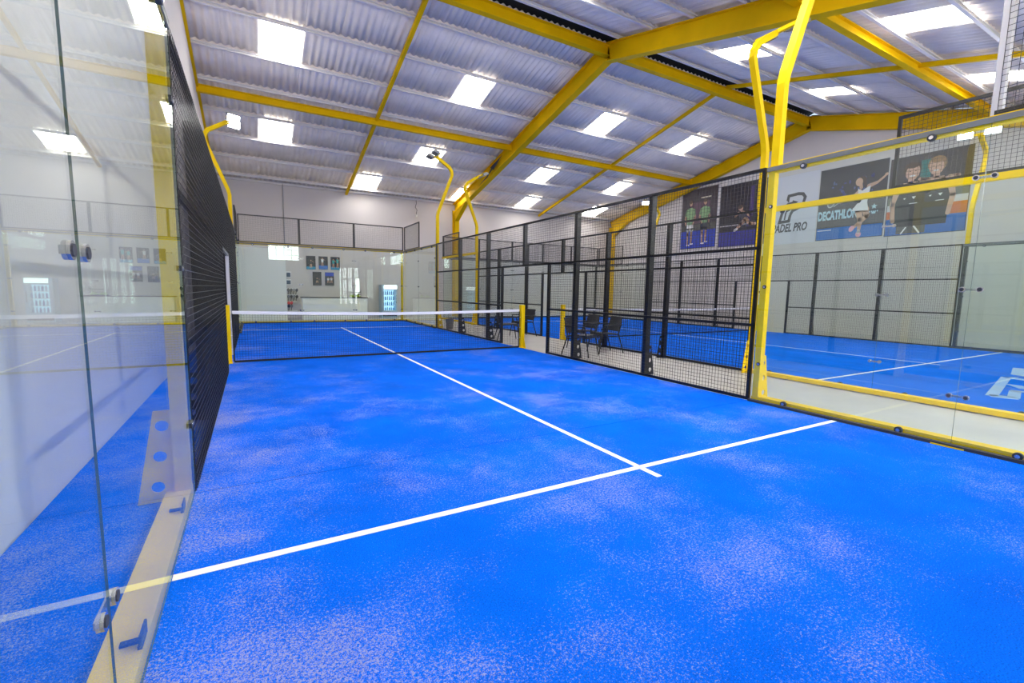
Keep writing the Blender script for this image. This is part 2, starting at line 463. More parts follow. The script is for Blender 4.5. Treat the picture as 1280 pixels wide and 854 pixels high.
def fl(pts, w): # flat stroke on the floor in world x,y
    L, R = stroke(pts, w)
    for i in range(len(pts)-1):
        q = [L[i], L[i+1], R[i+1], R[i]]
        mb.add([(p.x, p.y, 0) for p in q] + [(p.x, p.y, .003) for p in q], [(0,1,2,3),(4,5,6,7),(0,1,5,4),(1,2,6,5),(2,3,7,6),(3,0,4,7)])
fl([(6.62,-7.42),(9.1,-6.98)], .13)
fl([(9.1,-6.98),(8.95,-7.45),(8.6,-8.1)], .2)
fl([(6.62,-7.40),(6.72,-7.66)], .22)
fl([(6.72,-7.62),(7.45,-7.47)], .13)
fl([(7.45,-7.42),(7.62,-8.1)], .14)
fl([(10.9,-6.75),(9.7,-7.0),(9.5,-7.5),(9.45,-8.1)], .2)
fl([(7.85,-7.5),(8.1,-7.3),(8.0,-7.9)], .16)
tag(mb.build('turf_mark', m_mark), 'pale blue P-shaped arrow logo printed on the turf of the neighbouring court', 'logo')

# clamps, shared
CL = MB(); CL.disc(0,-.03,0,0,.034,14,0); CL.disc(0,-.036,-.03,0,.018,10,1)
me_clamp = CL.mesh('clamp', [m_rubber, m_steel])
CT = MB(); CT.disc(0,-.02,0,0,.028,14,0); CT.disc(0,-.024,-.02,0,.017,10,1)
me_stud = CT.mesh('stud', [m_steel, m_rubber])
CP = MB(); CP.box(-.075,.075,.014,.020,-.011,.011)
for x in (-.06, .06): CP.disc(x, -.004, .014, 0, .025, 14, 0); CP.disc(x, -.007, -.004, 0, .017, 10, 1)
me_pair = CP.mesh('spider_clamp', [m_steel, m_rubber])
CE = MB(); CE.box(-.05,.05,-.014,-.001,-.016,.016); CE.disc(0,-.019,-.014,0,.011,10,1)
me_tab = CE.mesh('edge_clamp', [m_rubber, m_steel])
CB = MB(); CB.disc(0,-.014,-.001,0,.024,14,0); CB.disc(0,-.018,-.014,0,.014,10,1)
me_bolt = CB.mesh('edge_clamp', [m_rubber, m_steel])
CX = MB(); CX.box(-.05,.05,.016,.03,.066,.078); CX.box(-.05,.05,.016,.024,.078,.12); CX.box(-.012,.012,.03,.09,.066,.078)
me_ell = CX.mesh('base_clamp', m_rubber)
def gusset_mesh(sgn=1, L=.14, H=.62):
    """foot plate with three round holes, in the y-z plane"""
    mb = MB(); n = 24; cells = 3
    for k in range(cells):
        z0, z1 = H*k/cells, H*(k+1)/cells
        w0, w1 = L*(1-.18*k), L*(1-.18*(k+1)); c = Vector((min(w0, w1)*.55, (z0+z1)/2)); r = .036
        outer = []
        for j in range(n):
            a = 2*math.pi*j/n + math.pi/4; d = Vector((math.cos(a), math.sin(a)))
            best = 9
            for (p, q) in (((0,z0),(w0,z0)), ((w0,z0),(w1,z1)), ((w1,z1),(0,z1)), ((0,z1),(0,z0))):
                p, q = Vector(p), Vector(q); e = q-p; den = d.x*e.y - d.y*e.x
                if abs(den) < 1e-9: continue
                t_ = ((p.x-c.x)*e.y - (p.y-c.y)*e.x)/den; u_ = ((p.x-c.x)*d.y - (p.y-c.y)*d.x)/den
                if t_ > 0 and -1e-6 <= u_ <= 1+1e-6: best = min(best, t_)
            outer.append(c + d*best)
        for cor in ((0,z0),(w0,z0),(w1,z1),(0,z1)):   # keep the corners of the cell sharp
            cor = Vector(cor); d0 = (cor-c).normalized()
            jb = max(range(n), key=lambda j: (outer[j]-c).normalized().dot(d0)); outer[jb] = cor
        inner = [c + Vector((math.cos(2*math.pi*j/n+math.pi/4), math.sin(2*math.pi*j/n+math.pi/4)))*r for j in range(n)]
        vs = []
        for x in (-.005, .005): vs += [(x, p.x, p.y) for p in outer] + [(x, p.x, p.y) for p in inner]
        fs = []
        for j in range(n):
            j2 = (j+1) % n
            fs += [(j, j2, n+j2, n+j), (2*n+j, 3*n+j, 3*n+j2, 2*n+j2), (n+j, n+j2, 3*n+j2, 3*n+j), (j, 2*n+j, 2*n+j2, j2)]
        mb.add(vs, fs)
    return mb
me_gus_y = gusset_mesh(L=.2, H=.6).mesh('gusset', m_yellow)
me_gus_b = gusset_mesh(L=.16, H=.5).mesh('gusset', m_black)

def wires(mb, x0, x1, z0, z1, p=.0508, w=.0036, y=0.0):
    nx = max(1, round((x1-x0)/p)); nz = max(1, round((z1-z0)/p)); h = w/2
    for i in range(nx+1):
        x = x0 + (x1-x0)*i/nx; mb.bar((x, y, z0), (x, y, z1), w, w, up=(0,1,0))
    for j in range(nz+1):
        z = z0 + (z1-z0)*j/nz; mb.bar((x0, y-w, z), (x1, y-w, z), w, w)
    return mb

def glass_wall(label, loc, rz, seams, posts, topper, s=1.0, toppanels=None, postm=None, frame=None, style='tab', toplabel=None):
    """glass wall in its own frame: x along, y outwards, z up. seams: pane edges; posts: x of the yellow posts"""
    r = thing('glass_wall', label, 'glass wall', loc, rz, None, s)
    L = seams[-1]; fm = frame or m_yellow
    for a, b in zip(seams[:-1], seams[1:]):
        mb = MB(); g = .0012
        x0, x1, y0, y1, z0, z1 = a+g, b-g, 0, .006, .012, 2.975
        mb.add([(x0,y0,z0),(x1,y0,z0),(x1,y1,z0),(x0,y1,z0),(x0,y0,z1),(x1,y0,z1),(x1,y1,z1),(x0,y1,z1)], [(0,1,5,4),(2,3,7,6)], 0)
        mb.add([(x0,y0,z0),(x1,y0,z0),(x1,y1,z0),(x0,y1,z0),(x0,y0,z1),(x1,y0,z1),(x1,y1,z1),(x0,y1,z1)], [(0,3,2,1),(4,5,6,7),(1,2,6,5),(3,0,4,7)], 1)
        mb.build('glass_pane', [m_glass, m_edge], r)
    if style != 'left': MB().box(0, L, -.06, -.001, .0, .03).build('kerb_strip', m_rubber, r)
    MB().box(0, L, .012, .15, 0, .065).build('base_rail', fm, r)
    MB().box(0, L, .012, .09, 2.915, 3.0).build('top_rail', fm, r)
    MB().box(0, L, -.012, -.002, 2.935, 2.985).build('shade_strip', m_shade_strip, r)  # added strip, its grey paints the shaded band along the top rail
    for x in posts:
        q = MB().box(x-.04, x+.04, .015, .10, .065, 2.915).build('post', fm, r)
        gq = link('gusset', me_gus_y if fm is m_yellow else me_gus_b, q, (x, .10, 0))
        e = -1 if x > L/2 else 1
        for z in (.5, 1.5, 2.5): link('edge_clamp', me_bolt if style == 'bolt' else me_tab, r, (x+e*.03, 0, z))
    for x in seams[1:-1]:
        for z in (.48, 1.48, 2.48): link('spider_clamp', me_pair, r, (x, 0, z))
    for a, b in zip(seams[:-1], seams[1:]):
        for f in (.22, .8):
            x = a + (b-a)*f
            if style == 'left': link('base_clamp', me_ell, r, (x, 0, 0))
            else: link('clamp', me_clamp, r, (x, 0, .05))
            link('clamp', me_clamp, r, (x, 0, 2.915))
    if style == 'bolt':
        for x in seams[1:-1]: MB().box(x-.13, x+.11, -.068, -.0605, .0, .012).build('seam_plate', m_yellow, r)
    if topper:
        a, b = topper; k = toppanels or 1
        r2 = thing('mesh_topper', toplabel, 'fence panel', loc, rz, None, s)
        r2.location.z += 3.0*s
        for i in range(k):
            x0, x1 = a+(b-a)*i/k, a+(b-a)*(i+1)/k
            f = MB(); h = .02
            f.box(x0, x1, .02, .06, 0, .04); f.box(x0, x1, .02, .06, .96, 1.0)
            (f.box(x0, x0+.04, .02, .06, .04, .96) if not (postm and i == 0) else None); f.box(x1-.04, x1, .02, .06, .04, .96)
            fo = f.build('mesh_frame', m_black, r2)
            wo = wires(MB(), x0+.02, x1-.02, .02, .98, y=.018).build('wire_mesh', m_wire, fo); stuff(wo)
        if postm: MB().box(postm-.055, postm+.015, .022, .09, 0, 1.35).build('mesh_post', m_pale, r2)
    return r

def mesh_fence(label, loc, rz, s=1.0, jamb=None):
    """12 m side fence of welded wire in its own frame (x along, y outwards), gate gap about the net"""
    r = thing('mesh_fence', label, 'fence', loc, rz, None, s)
    g0, g1 = 4.95, 7.15
    def rail(name, x0, x1, z): return MB().box(x0, x1, 0, .04, z-.02, z+.02).build(name, m_black, r)
    for a, b in ((0, g0), (g1, 12)):
        rail('bottom_rail', a, b, .02); rail('lower_rail', a, b, 1.0)
    rail('middle_rail', 0, 12, 2.0); rail('top_rail', 0, 12, 2.98)
    for x in (2, 4, 8.05, 10.05):
        p = MB().box(x-.04, x+.04, .04, .14, 0, 2.98).build('post', m_black, r)
        link('gusset', me_gus_b, p, (x, .14, 0))
    MB().box(5.96, 6.04, .04, .12, 1.98, 2.98).build('post', m_black, r)
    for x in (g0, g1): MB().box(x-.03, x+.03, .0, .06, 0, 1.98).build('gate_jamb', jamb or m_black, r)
    for x in (.02, 11.98): MB().box(x-.02, x+.02, 0, .04, .04, 2.96).build('end_bar', m_black, r)
    for a, b, z0 in ((0, 2, 0), (2, 4, 0), (4, g0, 0), (g0, 6, 2), (6, g1, 2), (g1, 8.05, 0), (8.05, 10.05, 0), (10.05, 12, 0)):
        stuff(wires(MB(), a+.01, b-.01, z0+.02, 2.97, y=-.003).build('wire_mesh', m_wire, r))
    return r

FL = {}
def flood_mat(p):
    if p not in FL: FL[p] = emat('flood_lens', (1.0, 0.98, 0.95), p)
    return FL[p]
def lamp_pole(label, loc, rz, s=1.0, lit=False, aim=(0, -.35, -.94), power=120):
    r = thing('floodlight_pole', label, 'light pole', loc, rz, 'bent yellow floodlight poles', s)
    yz = [(.08,0),(.08,.98),(.11,1.12),(.58,2.32),(.62,2.44),(.60,2.56),(.52,2.68),(.14,2.92),(.05,2.98)]
    MB().plane_sweep(yz, .095, -.048, .048).build('pole', m_yellow, r)
    MB().box(-.36, .36, .0, .06, 2.97, 3.03).build('cross_bar', m_yellow, r)
    nv = Vector(aim).normalized()                     # the way the lenses face
    e = (Vector((0, 0, 1)) - nv*nv.z).normalized(); w_ = e.cross(nv)
    def slab(mb, c, a0, a1, b0, b1, d0, d1):
        pts = []
        for d in (d0, d1):
            for a, b in ((a0, b0), (a1, b0), (a1, b1), (a0, b1)): pts.append(c + w_*a + e*b + nv*d)
        mb.add(pts, [(0,3,2,1),(4,5,6,7),(0,1,5,4),(1,2,6,5),(2,3,7,6),(3,0,4,7)])
    for x in (-.28, .28):
        c = Vector((x, -.10, 3.02)); b = MB()
        slab(b, c, -.17, .17, -.105, .105, -.03, .03)
        for k in range(6):
            a = -.14 + .28*k/5; slab(b, c, a-.006, a+.006, -.09, .09, -.065, -.03)
        b.tube((x, .0, 3.0), tuple(c - nv*.03), .014, 6)
        h = b.build('floodlight', m_grey, r)
        m = MB(); slab(m, c, -.15, .15, -.085, .085, .0305, .036); m.build('lens', flood_mat(power) if lit else m_floodoff, h)
    return r

def court_net(label, loc, hw, s=1.0, ph=1.05):
    r = thing('court_net', label, 'net', loc, 0, None, s)
    zt = lambda x: .87 + .05*(abs(x)/hw)**1.5
    mb = MB(); x0, x1 = -hw+.05, hw-.05; p = .045; n = int((x1-x0)/p); w = .0026
    for i in range(n+1):
        x = x0 + (x1-x0)*i/n; mb.bar((x,0,.02), (x,0,zt(x)), w, w, up=(0,1,0))
    nz = 20; ns = 12
    for j in range(1, nz):
        for k in range(ns):
            xa, xb = x0+(x1-x0)*k/ns, x0+(x1-x0)*(k+1)/ns
            mb.bar((xa,.002,.02+(zt(xa)-.02)*j/nz), (xb,.002,.02+(zt(xb)-.02)*j/nz), w, w)
    stuff(mb.build('netting', m_net, r))
    def band(name, f0, f1, m, th):
        b = MB()
        for k in range(16):
            xa, xb = x0+(x1-x0)*k/16, x0+(x1-x0)*(k+1)/16
            vs = []
            for x in (xa, xb): vs += [(x,-th,f0(x)), (x,th,f0(x)), (x,th,f1(x)), (x,-th,f1(x))]
            b.add(vs, [(0,1,5,4),(1,2,6,5),(2,3,7,6),(3,0,4,7)] + ([(0,3,2,1)] if k == 0 else []) + ([(4,5,6,7)] if k == 15 else []))
        b.build(name, m, r)
    band('headband', lambda x: zt(x)-.03, lambda x: zt(x)+.028, m_band, .006)
    band('bottom_band', lambda x: .004, lambda x: .04, m_net, .004)
    for sx in (-1, 1):
        band_x = sx*(hw-.05)
        MB().box(band_x-.012, band_x+.012, -.006, .006, .02, .9).build('side_band', m_net, r)
        xq = sx*(hw+.03)
        q = MB().box(xq-.045, xq+.045, -.06, .06, 0, ph).build('net_post', m_yellow, r)
        prof = [(-.06,0),(-.2,0),(-.06,.4)]
        vs = [(xq-.006, y, z) for y, z in prof] + [(xq+.006, y, z) for y, z in prof]
        MB().add(vs, [(0,1,2),(5,4,3),(0,3,4,1),(1,4,5,2),(2,5,3,0)]).build('foot_plate', m_yellow, q)
        MB().box(xq-.055, xq+.055, -.09, .09, 0, .012).build('base_plate', m_yellow, q)
        for z in (.25, .5, .75): MB().tube((xq-sx*.04, 0, z), (band_x, 0, z), .006, 6).build('cord', m_band, r)
    return r

R90 = math.pi/2
# our (single) court: right side outwards +X has rz=-90 (local x -> -Y); left side outwards -X has rz=+90 (local x -> +Y)
glass_wall('near right glass wall between the viewer\'s court and the concrete aisle', (HW, -6.03, 0), -R90, [0, 2.02, 4.02], [.05], (2.02, 4.02), postm=2.05, style='bolt',
           toplabel='black mesh panel with a pale post above the near right glass wall')
glass_wall('far right glass wall of the near court, meeting the reception end wall', (HW, 10.0, 0), -R90, [0, 2.0, 4.0], [3.94], (0, 2.0),
           toplabel='short black mesh panel above the far right corner of the near court')
glass_wall('near left glass wall close beside the viewer, full of reflections', (-HW, -10.0, 0), R90, [0, 1.96, 3.97], [3.92], (0, 1.96), style='left',
           toplabel='black mesh panel above the near left glass wall')
glass_wall('far left glass wall of the near court beyond the net', (-HW, 6.0, 0), R90, [0, 2.0, 4.0], [.06], (2.0, 4.0),
           toplabel='short black mesh panel above the far left corner of the near court')
glass_wall('glass end wall of the near court facing the reception counter', (-HW, 10.02, 0), 0, [0, 2.05, 4.05, 2*HW], [-.1, 2*HW-.06], (0, 2*HW), toppanels=3,
           toplabel='row of three black mesh panels above the end glass by the reception')
mesh_fence('black welded mesh fence on the right side of the near court', (HW, 6.0, 0), -R90)
mesh_fence('black welded mesh fence on the left side of the near court', (-HW, -6.0, 0), R90, jamb=m_pale)
court_net('black net with white headband across the near single court', (0, 0, 0), HW, 1.0)
lamp_pole('bent yellow floodlight pole rising at the near right glass corner', (HW, -6.09, 3.0), -R90, lit=True, aim=(0, -.84, -.55), power=800)
lamp_pole('bent yellow pole with dark floodlights at the far right of the near court', (HW, 6.06, 3.0), -R90)
lamp_pole('bent yellow pole with two lit floodlights at the far left of the near court', (-HW, 6.06, 3.0), R90, lit=True, aim=(-.80, -.40, -.45))
lamp_pole('bent yellow floodlight pole above the near left glass wall', (-HW, -6.09, 3.0), R90, lit=True, aim=(.5, -.5, -.7))

# neighbouring (double) court
def W2(x, y, z=0): return (C2[0] + S2*x, C2[1] + S2*y, S2*z)
glass_wall('near left glass wall of the neighbouring court across the aisle', W2(-HW2, -10), R90, [0, 2.0, 4.0], [3.94], (0, 2.0), S2, style='bolt',
           toplabel='black mesh panel above the neighbouring court\'s near left glass')
glass_wall('far left glass wall of the neighbouring court across the aisle', W2(-HW2, 6), R90, [0, 2.0, 4.0], [.06], (2.0, 4.0), S2,
           toplabel='black mesh panel above the neighbouring court\'s far left glass')
glass_wall('near right glass wall of the neighbouring court below the posters', W2(HW2, -6), -R90, [0, 2.0, 4.0], [.06], (2.0, 4.0), S2, frame=m_black,
           toplabel='black mesh panel above the neighbouring court\'s near right glass')
glass_wall('far right glass wall of the neighbouring court by the right hall wall', W2(HW2, 10), -R90, [0, 2.0, 4.0], [3.94], (0, 2.0), S2, frame=m_black,
           toplabel='black mesh panel above the neighbouring court\'s far right glass')
n5 = [2*HW2*i/5 for i in range(6)]
glass_wall('glass end wall of the neighbouring court along the back hall wall', W2(-HW2, 10.02), 0, n5, [2*HW2-.06], (0, 2*HW2), S2, toppanels=5, frame=m_black,
           toplabel='row of five black mesh panels above the neighbouring end glass')
mesh_fence('black welded mesh fence on the left side of the neighbouring court, behind the chairs', W2(-HW2, -6), R90, S2)
mesh_fence('black welded mesh fence on the right side of the neighbouring court, under the posters', W2(HW2, 6), -R90, S2)
court_net('black net across the neighbouring double court behind the fences', W2(0, 0), HW2, S2)
lamp_pole('bent yellow pole with dark floodlights at the near left corner of the neighbouring court', W2(-HW2, -6.06, 3.0), R90, S2)
lamp_pole('bent yellow floodlight pole at the far left of the neighbouring court', W2(-HW2, 6.06, 3.0), R90, S2)
lamp_pole('bent yellow pole with two lit floodlights in front of the players\' posters', W2(HW2, -6.06, 3.0), -R90, S2, lit=True, aim=(.3, -.85, -.42))
lamp_pole('bent yellow pole with lit floodlights at the far right of the neighbouring court', W2(HW2, 6.06, 3.0), -R90, S2, lit=True, aim=(.6, -.6, -.5))

# ------------------------------------------------------------------ things between and behind the courts
def chair_proto(loc, rz, label):
    """black plastic armchair; faces local +x"""
    r = thing('plastic_armchair', label, 'chair', loc, rz, 'black chairs in the aisle')
    s = MB(); n = 6
    s.add([(-.24,-.24,.43),(.24,-.25,.45),(.24,.25,.45),(-.24,.24,.43),(-.24,-.24,.455),(.24,-.25,.475),(.24,.25,.475),(-.24,.24,.455)],
          [(0,3,2,1),(4,5,6,7),(0,1,5,4),(1,2,6,5),(2,3,7,6),(3,0,4,7)])
    s.box(.2, .245, -.25, .25, .40, .45); s.build('seat', m_plastic, r)
    b = MB()
    for k in range(6):
        ya, yb = -.23+.46*k/6, -.23+.46*(k+1)/6
        fx = lambda y: -.245 - .03*(1-(y/.23)**2)
        vs = []
        for y in (ya, yb): vs += [(fx(y),y,.50),(fx(y)+.018,y,.50),(fx(y)-.072,y,.84),(fx(y)-.09,y,.84)]
        b.add(vs, [(0,1,5,4),(1,2,6,5),(2,3,7,6),(3,0,4,7)] + ([(0,3,2,1)] if k == 0 else []) + ([(4,5,6,7)] if k == 5 else []))
    b.build('backrest', m_plastic, r)
    for sy in (-1, 1):
        MB().tube((.22, sy*.24, .46), (.30, sy*.265, 0), .016, 8, r2=.012).build('leg', m_plastic, r)
        MB().tube((-.30, sy*.235, .74), (-.22, sy*.24, .44), .015, 8).tube((-.22, sy*.24, .46), (-.36, sy*.265, 0), .016, 8, r2=.012).build('leg', m_plastic, r)
        MB().bar((-.29, sy*.265, .66), (.2, sy*.275, .655), .045, .022).tube((.19, sy*.275, .65), (.22, sy*.245, .45), .013, 8).build('armrest', m_plastic, r)
    return r
ch = chair_proto((3.62, -1.68, -.012), math.radians(-63), 'black plastic armchair in the aisle, nearest chair behind the near fence')
dup(ch, (4.50, -.62, -.012), math.radians(178), 'black plastic armchair, left of the pair backed against the far fence')
dup(ch, (4.50, -1.42, -.012), math.radians(172), 'black plastic armchair, right of the pair backed against the far fence')
dup(ch, (3.66, 1.75, -.012), math.radians(-18), 'black plastic armchair behind the mesh, left of the yellow net post')
dup(ch, (4.62, 2.55, -.012), math.radians(186), 'black plastic armchair seen just right of the yellow net post top')
# grey bin by the far yellow post
b = MB(); n = 14
ring = lambda r_, z: [(r_*math.cos(2*math.pi*i/n), r_*math.sin(2*math.pi*i/n), z) for i in range(n)]
vs = ring(.12,0)+ring(.15,.36)+ring(.14,.36)+ring(.112,.02)
b.add(vs, [(i,(i+1)%n,n+(i+1)%n,n+i) for i in range(n)]+[(n+i,n+(i+1)%n,2*n+(i+1)%n,2*n+i) for i in range(n)]+[(2*n+i,2*n+(i+1)%n,3*n+(i+1)%n,3*n+i) for i in range(n)]+[tuple(range(n)), tuple(range(3*n,4*n))])
tag(b.build('waste_bin', m_bin, None, (3.42, 5.62, -.012)), 'small grey waste bin standing by the far yellow post in the aisle', 'bin')

# reception counter
r = thing('reception_counter', 'long white reception counter with a dark top behind the end glass', 'counter', (.54, 11.9, -.012))
MB().box(-1.36, 1.36, 0, .02, .0, .94).build('front_panel', m_white, r)
for x in (-1.36, 1.33): MB().box(x, x+.03, .02, .6, 0, .94).build('side_panel', m_white, r)
MB().box(-1.33, 1.33, .3, .58, .45, .47).build('shelf', m_white, r)
MB().box(-1.39, 1.39, -.02, .62, .94, .972).build('worktop', m_dark, r)
MB().box(-1.34, 1.34, .03, .05, 0, .06).build('plinth', m_dark, r)
# wire basket with balls on the counter
r = thing('ball_basket', 'black wire ball basket at the right end of the white counter', 'basket', (1.40, 12.15, .962))
f = MB()
for z in (.02, .12, .22):
    f.path([(-.26,-.1,z),(.26,-.1,z),(.26,.1,z),(-.26,.1,z),(-.26,-.1,z)], .006, 5)
f.build('rim', m_black, r)
f = MB()
for i in range(9):
    x = -.26+.52*i/8
    for y in (-.1, .1): f.tube((x,y,0), (x,y,.22), .003, 4)
    f.tube((x,-.1,.004), (x,.1,.004), .003, 4)
stuff(f.build('wire_mesh', m_black, r))
f = MB().path([(.12,0,.1),(.28,0,.3)], .012, 6).build('handle', m_black, r)
bs = bmesh.new(); bmesh.ops.create_icosphere(bs, subdivisions=2, radius=.034); me_ball = bpy.data.meshes.new('tennis_ball'); bs.to_mesh(me_ball); bs.free()
me_ball.materials.append(m_ball)
for p in me_ball.polygons: p.use_smooth = True
for side, xb in (('left', 1.20), ('right', 1.46)):
    for row, yb, zb in (('front', 12.10, 0), ('back', 12.18, 0), ('top', 12.14, .058)):
        for k, pos in enumerate(('left', 'middle', 'right') if row != 'top' else ('left', 'right')):
            o = link('tennis_ball', me_ball, None, (xb + .075*k + (.037 if row == 'top' else 0), yb, .972 + .034 + zb))
            tag(o, f'yellow-green tennis ball, {pos} one of the {row} row in the basket\'s {side} heap', 'ball', 'tennis balls in the wire basket')
# drinks fridge
r = thing('drinks_fridge', 'pale blue glass-door drinks fridge with lit header right of the counter', 'fridge', (3.03, 12.3, -.012))
MB().box(-.37,.37,.55,.6,0,1.57).box(-.37,-.33,.04,.55,0,1.57).box(.33,.37,.04,.55,0,1.57).box(-.33,.33,.04,.55,0,.3).box(-.33,.33,.04,.55,1.36,1.57).build('body', m_fridge, r)
MB().box(-.32,.32,.535,.549,.31,1.35).build('back_light', m_fridge_in, r)
MB().box(-.26,.35,.015,.04,1.38,1.55).build('header', m_header, r)
d = MB().box(-.33,-.28,.0,.04,.3,1.37).box(.29,.35,.0,.04,.3,1.37).box(-.28,.29,.0,.04,.3,.36).box(-.28,.29,.0,.04,1.33,1.37).build('door', m_fridge, r)
MB().box(-.28,.29,.015,.022,.36,1.33).build('door_glass', m_glass, d)
MB().box(.30,.32,-.03,0,.7,1.1).build('handle', m_steel, d)
MB().box(-.33,.35,.02,.04,.08,.28).build('grille', m_dark, r)
for z in (.32, .58, .84, 1.09): MB().box(-.32,.32,.1,.53,z,z+.012).build('shelf', m_white, r)
bt = MB(); bt.tube((0,0,0),(0,0,.13),.03,8); bt.tube((0,0,.13),(0,0,.17),.03,8,r2=.013); bt.tube((0,0,.17),(0,0,.2),.013,8)
me_bw = bt.mesh('drink_bottle', m_bottle_w); me_bb = bt.mesh('drink_bottle', m_bottle_b)
ordn = ['first', 'second', 'third', 'fourth', 'fifth', 'sixth']
names = ['bottom', 'second lowest', 'second highest', 'top']
for j, z in enumerate((.332, .592, .852, 1.102)):
    for i in range(6):
        o = link('drink_bottle', me_bb if (i+j) % 2 else me_bw, None, (3.03-.24+.096*i, 12.52, z-.012))
        col = 'blue' if (i+j) % 2 else 'whitish'
        tag(o, f'{col} drink bottle, {ordn[i]} from the left on the {names[j]} shelf of the lit fridge', 'bottle', 'bottles in the drinks fridge')
# white partition and racket display at the left of the back wall
struct(MB().box(XL, -1.42, 11.75, 12.98, -.012, 2.95).build('wall_partition', m_white))
for k, (z0, z1) in enumerate(((1.48, 1.72), (1.80, 2.06))):
    q = MB().box(0, .03, -.1, .1, 0, z1-z0).build('wall_picture', m_band, None, (-1.36, 12.86, z0)); q.rotation_euler = (0, 0, -R90)
    q.location = (-1.26, 12.95, z0)
    tag(q, 'small dark framed picture, %s of two beside the white partition' % ('lower' if k == 0 else 'upper'), 'picture')
    MB().box(.005, .035, -.08, .08, .02, z1-z0-.05).build('print', ink('slate', (.05,.08,.12)), q)
r = thing('racket_rack', 'white slatted wall rack for rackets beside the white partition', 'rack', (-1.15, 12.97, .3))
for z in (.02, .42, .72, 1.0): MB().box(-.2,.2,-.06,0,z,z+.025).build('rail', m_white, r)
rk = {}
def racket(col, loc, tilt, label, grp):
    key = col
    r = thing('padel_racket', label, 'racket', loc, 0, grp)
    r.rotation_euler = (0, tilt, 0)
    if key not in rk:
        h = MB(); pts = [(.055*math.cos(a)*(1.0), .2+.075*math.sin(a)) for a in [2*math.pi*i/14 for i in range(14)]]
        h.prism(pts, -.02, .018); g = MB().bar((0,0,0),(0,0,.13),.022,.024,up=(0,1,0))
        rk[key] = (h.mesh('racket_head', ink('racket_'+col, {'black':(.02,.02,.02),'grey':(.2,.2,.21),'red':(.55,.03,.04)}[col])), g.mesh('racket_handle', m_plastic))
    link('head', rk[key][0], r); link('handle', rk[key][1], r)
rows_ = [(1.03, ['black','black','grey','black'], 'top row'), (.74, ['grey','black','grey','black'], 'second row'), (.46, ['red','red'], 'third row'), (.32-.0, ['black','grey'], 'bottom row')]
for z, cols, rn in rows_:
    for i, c_ in enumerate(cols):
        pos = ['first', 'second', 'third', 'fourth'][i]
        racket(c_, (-1.30+.1*i, 12.889, z + .02), .06 + .06*i, f'{c_} padel racket, {pos} from the left in the {rn} of the wall rack', 'rackets on the wall rack')

# small posters above the counter
def small_poster(x0, x1, z0, z1, label, bg, band, bh, figs, top=None):
    w, h = x1-x0, z1-z0
    r = thing('small_poster', label, 'poster', (x0, 12.992, z0), 0, 'small match posters above the counter')
    MB().box(0, w, -.012, 0, 0, h).build('sheet', ink(bg[0], bg[1]), r)
    if band: MB().box(.01, w-.01, -.014, -.012, .01, h*bh).build('printed_floor', ink(band[0], band[1]), r)
    if top: MB().box(.01, w-.01, -.014, -.012, h*.72, h-.01).build('printed_sky', ink(top[0], top[1]), r)
    for fx, fz, fh, shirt in figs:
        m = MB(); fx *= w; fz *= h; fh *= h
        m.prism([(fx-.05*1, fz), (fx-.02, fz), (fx, fz+.35*fh), (fx+.02, fz), (fx+.05, fz), (fx+.035, fz+.5*fh), (fx-.035, fz+.5*fh)], -.016, -.014, 0)
        m.prism([(fx-.04, fz+.45*fh), (fx+.04, fz+.45*fh), (fx+.05, fz+.82*fh), (fx-.05, fz+.82*fh)], -.0165, -.014, 1)
        m.prism([(fx+.04, fz+.8*fh), (fx+.11, fz+.66*fh), (fx+.12, fz+.7*fh), (fx+.05, fz+.84*fh)], -.0165, -.014, 0)
        m.disc(fx, -.0165, -.014, fz+.9*fh, .028, 10, 0)
        m.build('printed_player', [ink('skin', (.5,.3,.2)), ink('shirt_'+shirt[0], shirt[1])], r)
navy = ('night', (.012,.018,.028)); blu = ('court', (.01,.16,.6)); teal = ('teal', (.05,.42,.40)); wht = ('white', (.75,.75,.75)); dgrey = ('darkgrey', (.035,.04,.042))
small_poster(-.52, -.13, 2.19, 2.79, 'small dark match poster, left of the three in the upper row', navy, ('tealfloor', (.01,.28,.5)), .2, [(.5,.12,.6,('dark',(.05,.06,.06)))])
small_poster(0, .39, 2.20, 2.79, 'small dark match poster with royal blue floor, middle of the upper row', navy, blu, .3, [(.4,.25,.65,wht)])
small_poster(.51, .91, 2.20, 2.79, 'small match poster with turquoise shirts, right of the upper row', navy, ('tealfloor', (.01,.28,.5)), .22, [(.3,.15,.7,teal), (.75,.15,.8,teal)])
small_poster(-.27, .10, 1.47, 2.09, 'small almost plain dark grey poster, left of the lower row', dgrey, None, 0, [(.5,.2,.35,('dark',(.05,.06,.06)))])
small_poster(.25, .64, 1.48, 2.08, 'small poster with blue top and two white players, right of the lower row', dgrey, None, 0, [(.35,.2,.42,wht), (.7,.2,.45,wht)], top=('royal', (.01,.06,.5)))
# conduit and hanging cable on the back wall
MB_ = MB().tube((-1.36, 12.97, 2.96), (-1.36, 12.97, 5.8), .022, 8)
tag(MB_.build('conduit_pipe', m_grey), 'thin grey conduit pipe running up the back wall above the glass', 'pipe')
r = thing('hanging_cable', 'loose dark cable with a small lamp holder hanging below the back eave', 'cable', (4.55, 12.94, 5.0))
MB().path([(0,0,.755),(.02,0,.6),(-.04,0,.42),(.05,0,.28),(.01,0,.12),(.02,0,.06)], .012, 6).build('cord', m_black, r)
MB().tube((.02,0,-.05),(.02,0,.06),.035,10).build('lamp_holder', m_band, r)
